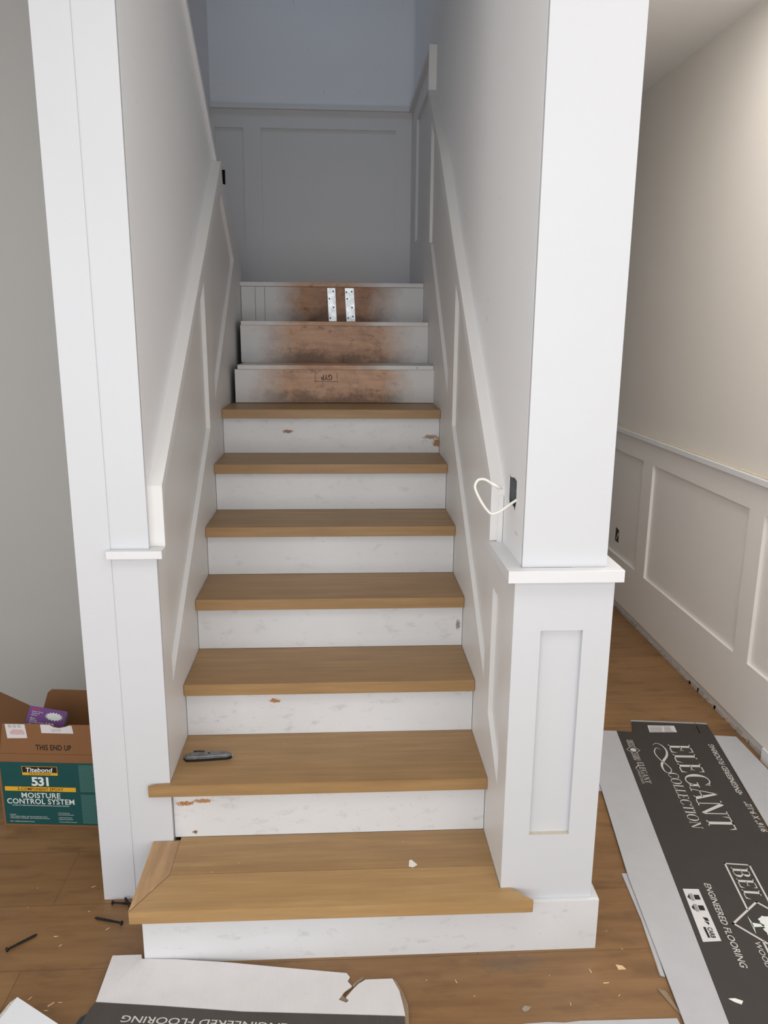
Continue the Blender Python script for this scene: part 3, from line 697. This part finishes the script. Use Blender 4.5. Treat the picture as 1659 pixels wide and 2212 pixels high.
for i, (s, w) in enumerate([('Heavy Duty', .036), ('Textured', .025), ('Gloves', .019)]): put_text(mb, s, gp(.012, .018+.006*i, .0003), e1*w, -dn*.0042)
for i, (s, w) in enumerate([('Blue', .016), ('Nitrile', .023), ('Powder Free', .048)]): put_text(mb, s, gp(.012, .040+.006*i, .0003), e1*w, -dn*.0042)
mb.build('small_lettering', M_INKW, PX); mb = MB()
put_text(mb, '100', gp(.066, .060, .0003), e1*.026, -dn*.014, .02)
mb.build('number_lettering', M_INKW, PX); mb = MB()
for k in range(16):
    a0 = math.radians(22.5*k); a1 = a0+math.radians(11); a2 = a0+math.radians(22.5)
    f = lambda a, r: gp(.086+.028*r*math.cos(a), .024+.013*r*math.sin(a), .0003)
    mb.poly([gp(.086, .024, .0003), f(a0, .8), f(a1, 1.12), f(a2, .8)])
mb.build('starburst', M_INKW, PX); mb = MB()
for k in range(10):
    a0 = math.radians(36*k); a1 = a0+math.radians(36); mb.poly([gp(.016, .062, .0003), gp(.016+.008*math.cos(a0), .062+.006*math.sin(a0), .0003), gp(.016+.008*math.cos(a1), .062+.006*math.sin(a1), .0003)])
mb.build('white_dot', M_INKW, PX)
mb = MB(); [mb.poly([gp(.012+.0065*i, .0115, .0003), gp(.0165+.0065*i, .0115, .0003), gp(.0165+.0065*i, .006, .0003), gp(.012+.0065*i, .006, .0003)]) for i in range(4)]; mb.build('red_print', M_INKR, PX)

# ------------------------------------------------------------------ flattened flooring carton on the right
FC = tag(empty('flattened_carton', (1.6, 0.3, 0)), 'flattened charcoal and white flooring carton with large lettering on the right floor', 'cardboard')
def sheet(name, pts, z0, z1, mat, par): return MB().prism(pts, [], 'z', z0, z1).build(name, mat, par)
ZS = 0.0095
Lw = [(1.475, 1.150), (1.6235, 1.134), (1.4085, -0.30), (1.303, -0.30), (1.355, 0.25), (1.425, 0.72)]
sheet('white_side_panel', Lw, ZS-.004, ZS, M_WCARD, FC)
sheet('charcoal_panel', [(1.6245, 1.134), (1.690, 1.122), (1.716, 1.212), (1.975, 1.180), (1.958, 1.10), (1.965, 1.10), (1.98, 1.180), (2.026, 1.172), (2.012, 1.082), (1.770, -0.30), (1.4095, -0.30)], ZS-.004, ZS, M_BCARD, FC)
MB().prism([(1.714, 1.212), (1.975, 1.180), (1.975, 1.185), (1.714, 1.217)], [], 'z', ZS-.003, ZS+.003).prism([(1.98, 1.180), (2.026, 1.172), (2.026, 1.177), (1.98, 1.185)], [], 'z', ZS-.003, ZS+.003).build('white_rim', M_WCARD, FC)
b = MB().prism([(2.013, 1.081), (2.100, 1.068), (2.100, 0.62), (1.915, 0.48)], [], 'z', ZS-.004, ZS)
b.prism([(1.9145, 0.478), (2.0995, 0.618), (2.07, 0.40), (1.95, -0.30), (1.771, -0.30)], [], 'z', ZS-.004, ZS)
b.build('white_side_panel', M_WCARD, FC)
zt = ZS+.0004
mb = MB()
put_serif(mb, 'ELEGANT', (1.792, 1.020, zt), (-.078, -.552, 0), (.086, -.012, 0), -.06)
mb.build('large_lettering', M_INK, FC)
mb = MB(); put_serif(mb, 'COLLECTION', (1.709, .818, zt), (-.054, -.340, 0), (.036, -.005, 0), 0.05)
mb.build('large_lettering', M_INK, FC)
mb = MB(); ribbon(mb, [(1.729, 1.015), (1.749, 1.028), (1.765, 1.012), (1.768, .972), (1.754, .933), (1.728, .899), (1.709, .870), (1.702, .837), (1.707, .815), (1.723, .818), (1.732, .839), (1.728, .869), (1.719, .899), (1.714, .934), (1.718, .966), (1.736, .993), (1.748, .980)],
       [.001, .003, .004, .006, .009, .010, .009, .005, .003, .0035, .003, .004, .004, .004, .004, .003, .001], zt)
mb.build('swash', M_INK, FC)
txt('side_lettering', M_INK, FC, '\u2022ENGINEERED FLOORING', (1.923, .659, zt), (.052, .348, 0), (-.020, .003, 0), .012, 1, .15)
txt('size_lettering', M_INK, FC, '9/16" X 9-1/2"', (1.898, .445, zt), (.024, .168, 0), (-.021, .003, 0), .012, 1, .15)
txt('small_lettering', M_INK, FC, 'ENGINEERED FLOORING', (1.573, .214, zt), (-.047, -.319, 0), (.018, -.003, 0), .008, 1, .15)
txt('small_lettering', M_INK, FC, 'WOOD FLOORING', (1.607, -.019, zt), (-.035, -.23, 0), (.0145, -.002, 0), .004, 1, .15)
# logo: box, diamond, tree
U = Vector((-.148, -.989, 0)); V = Vector((.989, -.148, 0)); M0 = Vector((1.716, .2935, 0)); Cc = M0 + U*.2625
xy = lambda p: (p.x, p.y)
mb = MB()
frame_line(mb, [xy(M0+U*.200-V*.037), xy(M0-V*.037), xy(M0+V*.037), xy(M0+U*.200+V*.037)], .0055, zt, False)
frame_line(mb, [xy(Cc+U*.063-V*.037), xy(M0+U*.525-V*.037), xy(M0+U*.525+V*.037), xy(Cc+U*.063+V*.037)], .0055, zt, False)
frame_line(mb, [xy(Cc-U*.0955), xy(Cc-V*.0955), xy(Cc+U*.0955), xy(Cc+V*.0955)], .0065, zt)
put_serif(mb, 'BEL', M0+U*.014-V*.025+Vector((0, 0, zt)), U*.145, V*.050)
put_serif(mb, 'AIR', Cc+U*.108-V*.025+Vector((0, 0, zt)), U*.145, V*.050)
mb.build('diamond_logo', M_INK, FC)
mb = MB(); random.seed(12)
for bi, (cx, cy, r) in enumerate([(0, .018, .034), (-.018, .0, .02), (.020, .002, .022), (0, .045, .022)]):
    n = 34; ps = []
    for k in range(n):
        a = 2*math.pi*k/n; rr = r*(1+random.uniform(-.16, .16)); ps.append(Cc + U*(cx+rr*math.cos(a)) + V*(cy+rr*math.sin(a)) + Vector((0, 0, zt+.0002*bi)))
    ctr = Cc+U*cx+V*cy+Vector((0, 0, zt+.0002*bi))
    for k in range(n): mb.poly([ctr, ps[k], ps[(k+1) % n]])
def uv(a, b): return Cc+U*a+V*b+Vector((0, 0, zt))
mb.poly([uv(-.004, -.012), uv(.004, -.012), uv(.009, -.045), uv(-.009, -.045)]); mb.poly([uv(-.036, -.0465), uv(.036, -.0465), uv(.012, -.0425), uv(-.012, -.0425)])
mb.build('tree_emblem', M_INKW, FC)
# small repeat of the marks near the far end
mb = MB(); B0 = Vector((1.650, 1.057, zt)); 
def sl(a, b): return B0+U*a+V*b
frame_line(mb, [xy(sl(.055, -.011)), xy(sl(0, -.011)), xy(sl(0, .011)), xy(sl(.055, .011))], .0016, zt, False)
frame_line(mb, [xy(sl(.098, -.011)), xy(sl(.153, -.011)), xy(sl(.153, .011)), xy(sl(.098, .011))], .0016, zt, False)
frame_line(mb, [xy(sl(.046, 0)), xy(sl(.0765, -.026)), xy(sl(.107, 0)), xy(sl(.0765, .026))], .002, zt)
put_serif(mb, 'BEL', sl(.004, -.008), U*.044, V*.016); put_serif(mb, 'AIR', sl(.106, -.008), U*.044, V*.016)
for k in range(10):
    a0 = math.radians(36*k); a1 = a0+math.radians(36); mb.poly([sl(.0765, 0), sl(.0765+.014*math.cos(a0), .012*math.sin(a0)), sl(.0765+.014*math.cos(a1), .012*math.sin(a1))])
put_serif(mb, 'ELEGANT', (1.621, .894, zt), (-.022, -.146, 0), (.022, -.003, 0)); put_serif(mb, 'COLLECTION', (1.600, .840, zt), (-.0145, -.094, 0), (.009, -.001, 0))
ribbon(mb, [(1.614, .885), (1.622, .880), (1.610, .862), (1.600, .850), (1.603, .842)], [.001, .002, .003, .002, .001], zt)
mb.build('small_logo', M_INK, FC)
lab = MB().poly([(1.770, 1.174, zt), (1.881, 1.166, zt), (1.871, 1.112, zt), (1.757, 1.116, zt)]).build('printed_label', M_STICK, FC)
mb = MB(); random.seed(3)
for i in range(7):
    yy = 1.163-.0068*i; mb.poly([(1.775-.0022*i, yy, zt+.0004), (1.825-.0022*i, yy-.003, zt+.0004), (1.825-.0022*i, yy-.006, zt+.0004), (1.775-.0022*i, yy-.003, zt+.0004)])
    x2 = 1.865-random.random()*.012; mb.poly([(1.834-.0022*i, yy-.003, zt+.0004), (x2-.001*i, yy-.005, zt+.0004), (x2-.001*i, yy-.008, zt+.0004), (1.834-.0022*i, yy-.006, zt+.0004)])
mb.build('fine_print', M_INKG, lab)
lab = MB().poly([(1.499, .193, zt), (1.546, .189, zt), (1.518, -.0145, zt), (1.466, -.0155, zt)]).build('printed_label', M_STICK, FC)
mb = MB(); E0 = Vector((1.499, .193, zt+.0004)); U2 = Vector((-.145, -.989, 0)); V2 = Vector((.989, -.1, 0)).normalized()
def e(a, b): return E0+U2*a+V2*b
for s in (.022, .066):
    mb.poly([e(s, .012), e(s+.013, .004), e(s+.026, .012)]); mb.poly([e(s+.003, .024), e(s+.023, .024), e(s+.023, .040), e(s+.003, .040)])
    for k in range(3): mb.poly([e(s-.002, .0135+.003*k), e(s+.029, .0135+.003*k), e(s+.029, .0148+.003*k), e(s-.002, .0148+.003*k)])
mb.build('grade_mark', M_INKK, lab); mb = MB()
mb.poly([e(.116, .024), e(.130, .028), e(.132, .038), e(.119, .037)]); mb.poly([e(.131, .024), e(.148, .034), e(.136, .036)])
mb.build('leaf_mark', M_INKK, lab); mb = MB()
put_text(mb, 'CARB', e(.155, .025), U2*.040, V2*.013, .03, 1, .1); mb.poly([e(.155, .014), e(.195, .016), e(.195, .022), e(.155, .021)])
mb.build('certification_marks', M_INKK, lab)

# narrow second strip sticking out from under it, and far scrap
US = tag(empty('cardboard_strip', (1.33, 0.1, 0)), 'thin white cardboard edge poking out from under the flattened carton', 'cardboard')
sheet('strip', [(1.343, .275), (1.366, .275), (1.345, .08), (1.318, -.12), (1.308, -.115), (1.331, .08)], 0.0008, .004, M_WCARD, US)
sheet('torn_edge', [(1.3305, .085), (1.332, .08), (1.309, -.12), (1.305, -.115)], 0.0008, .003, M_KRAFTE, US)
US = tag(empty('cardboard_strip', (1.42, 0.76, 0)), 'small white cardboard corner showing between the pillar and the flattened carton', 'cardboard')
sheet('strip', [(1.36, .80), (1.445, .80), (1.432, .715), (1.36, .725)], 0.0008, .004, M_WCARD, US)
t = MB().prism([(1.283, -.155), (1.302, -.165), (1.311, -.235), (1.301, -.215)], [], 'z', .0008, .004)
tag(t.build('cardboard_flake', M_KRAFTE), 'torn brown cardboard flake at the lower end of the flattened carton', 'cardboard')

# ------------------------------------------------------------------ torn sheet at the foot of the stairs
TS = tag(empty('torn_cardboard', (0.25, -0.15, 0)), 'torn white and charcoal cardboard sheet lying against the bottom step', 'cardboard')
fold = [(-.124, -.136), (.04, -.155), (.24, -.181), (.44, -.197), (.634, -.213)]
far = [(-.120, .000), (-.045, .000), (-.040, -.0145), (.05, -.018), (.19, -.032), (.33, -.052), (.495, -.076), (.503, -.089), (.497, -.102), (.508, -.118), (.489, -.134), (.474, -.158), (.494, -.168), (.500, -.160), (.4925, -.152), (.512, -.126), (.524, -.112), (.543, -.099), (.612, -.099), (.627, -.138), (.633, -.180), (.636, -.212)]
def zt_(x, y): return 0.0055 + 0.010*max(0, min(1, (0.45-x)/0.5))*max(0, min(1, (y+0.16)/0.14))
mb = MB()
top = [(x, y, zt_(x, y)+.0035) for x, y in far] + [(x, y, .0095) for x, y in reversed(fold[:-1])]
bot = [(x, y, z-.0035) for x, y, z in top]
tris = geometry.tessellate_polygon([[Vector((x, y, 0)) for x, y, z in top]])
vt = [mb.bm.verts.new(p) for p in top]; vb = [mb.bm.verts.new(p) for p in bot]
for t in tris:
    mb.bm.faces.new([vt[i] for i in t]); mb.bm.faces.new([vb[i] for i in reversed(t)])
for i in range(len(top)): j = (i+1) % len(top); mb.bm.faces.new((vt[i], vt[j], vb[j], vb[i]))
mb.build('white_flap', M_WCARDF, TS)
dk = [(x, y-.0015) for x, y in fold] + [(.632, -.42), (-.145, -.42), (-.140, -.20), (-.132, -.155)]
MB().prism(dk, [], 'z', .004, .0088).build('charcoal_panel', M_BCARDF, TS)
mb = MB(); zt2 = .0093
put_text(mb, 'ENGINEERED FLOORING', (.352, -.222, zt2), (-.398, .034+.008, 0), (-.0015, -.0185, 0), .004, 1.0, 0.12)
mb.build('lettering', M_INK, TS)
MB().prism([(.473, -.158), (.494, -.169), (.501, -.160), (.4915, -.151), (.484, -.140)], [], 'z', .0012, .0045).build('torn_layer', M_KRAFTE, TS)
MB().prism([(.5085, -.112), (.535, -.088), (.540, -.094), (.520, -.110), (.513, -.121)], [], 'z', .003, .0075).build('torn_layer', M_KRAFTE, TS)
MB().prism([(.613, -.099), (.621, -.103), (.636, -.14), (.646, -.18), (.643, -.235), (.634, -.235), (.6335, -.18), (.628, -.138)], [], 'z', .0012, .006).build('torn_layer', M_KRAFTE, TS)
tp = MB().prism([(-.150, -.175), (-.132, -.160), (-.112, -.205), (-.118, -.26), (-.17, -.26)], [], 'z', .0012, .0032)
tag(tp.build('dark_card_scrap', plain('dark_blue_grey_card', srgb(44, 60, 66), .6, 0, .2, 30)), 'dark blue grey card scrap under the corner of the torn cardboard', 'cardboard')
WS = MB().prism([(.80, -.262), (.86, -.250), (.93, -.2445), (.98, -.243), (1.02, -.2465), (1.06, -.243), (1.12, -.2445), (1.20, -.2455), (1.296, -.247), (1.30, -.40), (.80, -.40)], [], 'z', .0012, .005)
tag(WS.build('white_cardboard', M_WCARD), 'white cardboard edge at the bottom of the picture beside the charcoal carton', 'cardboard')

# white board corner, lower left
WB = tag(empty('white_board', (-0.25, -0.22, 0)), 'thick white board corner resting at the lower left of the floor', 'board')
a = [(-.302, -.155), (-.165, -.245), (-.20, -.40), (-.36, -.38)]
MB().prism(a, [], 'z', .030, .050).build('face', M_FOAM, WB)
MB().prism([(-.3025, -.1555), (-.3612, -.3800), (-.372, -.378), (-.3135, -.170)], [], 'z', .028, .0495).build('rough_edge', M_FOAME, WB)
MB().box(-.30, -.20, -.38, -.24, 0.0, .0295).build('core', M_FOAME, WB)
tag(MB().box(-.42, -.345, -.30, -.160, 0.0005, .02, .003).build('wood_offcut', M_OFFCUT), 'pinkish wood offcut at the far lower left corner beside the white board', 'wood')

# ------------------------------------------------------------------ utility knife
UK = tag(empty('utility_knife', (0.084, 0.362, 0.374)), 'worn grey metal utility knife lying on the second oak tread', 'knife')
zk = 0.3745
def body(yo, pts, z0, z1, name, mat, bev=0.004):
    mb = MB().prism(pts, [], 'z', z0, z1); bmesh.ops.recalc_face_normals(mb.bm, faces=mb.bm.faces)
    es = [e for e in mb.bm.edges if abs(e.verts[0].co.z-e.verts[1].co.z) < 1e-6 and e.verts[0].co.z > z0+.001]
    bmesh.ops.bevel(mb.bm, geom=es, offset=bev, segments=3, affect='EDGES'); return mb.build(name, mat, UK)
sh = [(.013, .362), (.024, .346), (.050, .346), (.100, .350), (.145, .355), (.155, .361), (.157, .367), (.150, .373), (.135, .378), (.105, .381), (.070, .380), (.035, .374)]
body(0, sh, zk, zk+.008, 'lower_shell', M_KNIFED, .002); body(0, [(x, y) for x, y in sh], zk+.0083, zk+.0175, 'upper_shell', M_KNIFE, .005)
MB().box(.042, .075, .3725, .378, zk+.014, zk+.0195, .0015).build('slider', M_KNIFED, UK)
MB().tube([(.089, .365, zk+.0176), (.089, .365, zk+.0182)], .0035, 12).build('screw_head', M_KNIFED, UK)
MB().box(.1565, .159, .362, .368, zk+.006, zk+.011, .0008).build('end_clip', M_STEEL, UK)
MB().prism([(.0105, .3605), (.018, .3590), (.0185, .3565)], [], 'z', zk+.0076, zk+.0083).build('blade_tip', M_STEEL, UK)

# ------------------------------------------------------------------ black screws
def screw(p0, p1, label, grp='black screws on the floor by the left pillar'):
    p0, p1 = Vector(p0), Vector(p1); r = tag(empty('black_screw', ((p0+p1)/2)), label, 'screw', grp)
    d = (p1-p0); n = 60; pts, rad = [], []
    for i in range(n+1):
        f = i/n; pts.append(p0+d*f); rad.append(.0030+(.0010 if (i % 3 == 0 and f < .7) else 0) if f > .06 else .0008+.035*f)
    MB().tube(pts, .003, 8, rad).build('shank', M_BLACK, r, False)
    MB().tube([p1-d.normalized()*.002, p1, p1+d.normalized()*.0012, p1+d.normalized()*.0035], .005, 12, [.0032, .0062, .0066, .0050]).build('head', M_BLACK, r)
screw((-.352, .102, .0045), (-.410, .047, .0075), 'black screw lying alone nearest the lower left corner')
screw((-.214, .158, .0045), (-.133, .131, .0075), 'black screw lying just left of the bottom oak tread')
screw((-.092, .205, .0045), (-.178, .2135, .0075), 'black screw under the left pillar with its head showing')
screw((-.148, .228, .0125), (-.105, .165, .0075), 'black screw crossed over another beneath the left pillar')

# ------------------------------------------------------------------ scraps and splinters
def scrap(name, pts, z, th, mat, label, cat='scrap', grp=None):
    return tag(MB().prism(pts, [], 'z', z, z+th).build(name, mat), label, cat, grp)
scrap('paper_scrap', [(.668, .095), (.679, .090), (.692, .100), (.684, .112), (.677, .122), (.671, .118)], .1893, .0012, M_PAPER, 'small white paper scrap on the bottom oak tread', 'paper')
scrap('wood_chip', [(1.204, -.074), (1.220, -.078), (1.226, -.090), (1.206, -.090)], .0005, .0025, M_CHIP, 'small square tan wood chip on the floor right of the bottom step', 'wood chip')
scrap('paint_flake', [(1.446, -.203), (1.462, -.203), (1.478, -.212), (1.470, -.221), (1.456, -.213)], .0102, .002, M_PAPER, 'pale flake lying on the charcoal panel of the flattened carton', 'flake')
scrap('grey_card_scrap', [(.925, -.200), (.935, -.190), (.950, -.195), (.940, -.206), (.928, -.208)], .0005, .002, M_GREYCH, 'small grey torn scrap on the floor below the bottom riser', 'cardboard')
random.seed(21)
spl = [(-.257, .292, .6, .012), (-.421, .293, 1.4, .006), (-.239, .189, .2, .006), (-.167, .118, .8, .012), (-.300, .096, .1, .012), (-.277, .062, .8, .010), (-.293, -.11, 1.0, .012), (-.235, -.131, .8, .018), (-.214, -.126, .1, .009), (-.240, -.149, 0, .011), (-.419, .212, 1.4, .005),
       (1.131, -.09, 1.8, .014), (1.076, .001, .3, .008), (1.219, .046, .9, .006), (.775, -.107, 1.9, .012), (.815, -.155, .4, .006), (1.16, -.13, .1, .016), (1.02, -.10, 1.1, .006), (1.18, -.17, .7, .008), (1.05, -.19, 1.5, .010), (.70, -.10, .5, .006), (1.24, -.02, 2.0, .007)]
proto = None
for i, (x, y, a, l) in enumerate(spl):
    if proto is None:
        mb = MB().prism([(-.5, -.07), (.42, -.10), (.5, .02), (-.42, .09)], [], 'z', 0, .12); proto = mb.build('wood_splinter', M_CHIP); o = proto
    else: o = proto.copy(); COL.objects.link(o)
    o.location = (x, y, .0004); o.rotation_euler = (0, 0, a); o.scale = (l, l*1.1, .010)
    lft = x < 0
    tag(o, 'tiny pale wood splinter on the dark plank floor left of the stairs' if lft else 'tiny pale wood splinter on the dark plank floor in front of the bottom step', 'splinter', 'wood splinters left of the stairs' if lft else 'wood splinters before the bottom step')
for k, (x, y, z) in enumerate([(.31, .44, .3745), (.43, .475, .3745), (.545, .41, .3745), (.13, .095, .1893), (.20, .13, .1893), (.66, .20, .1893)]):
    o = proto.copy(); COL.objects.link(o); o.location = (x, y, z+.0002); o.rotation_euler = (0, 0, k*1.1); o.scale = (.005, .012, .006)
    tag(o, 'tiny pale wood crumb on the second oak tread' if z > .3 else 'tiny pale wood crumb on the bottom oak tread', 'splinter', 'crumbs on the second tread' if z > .3 else 'crumbs on the bottom tread')

for o in S.objects:
    if '_local' in o: del o['_local']
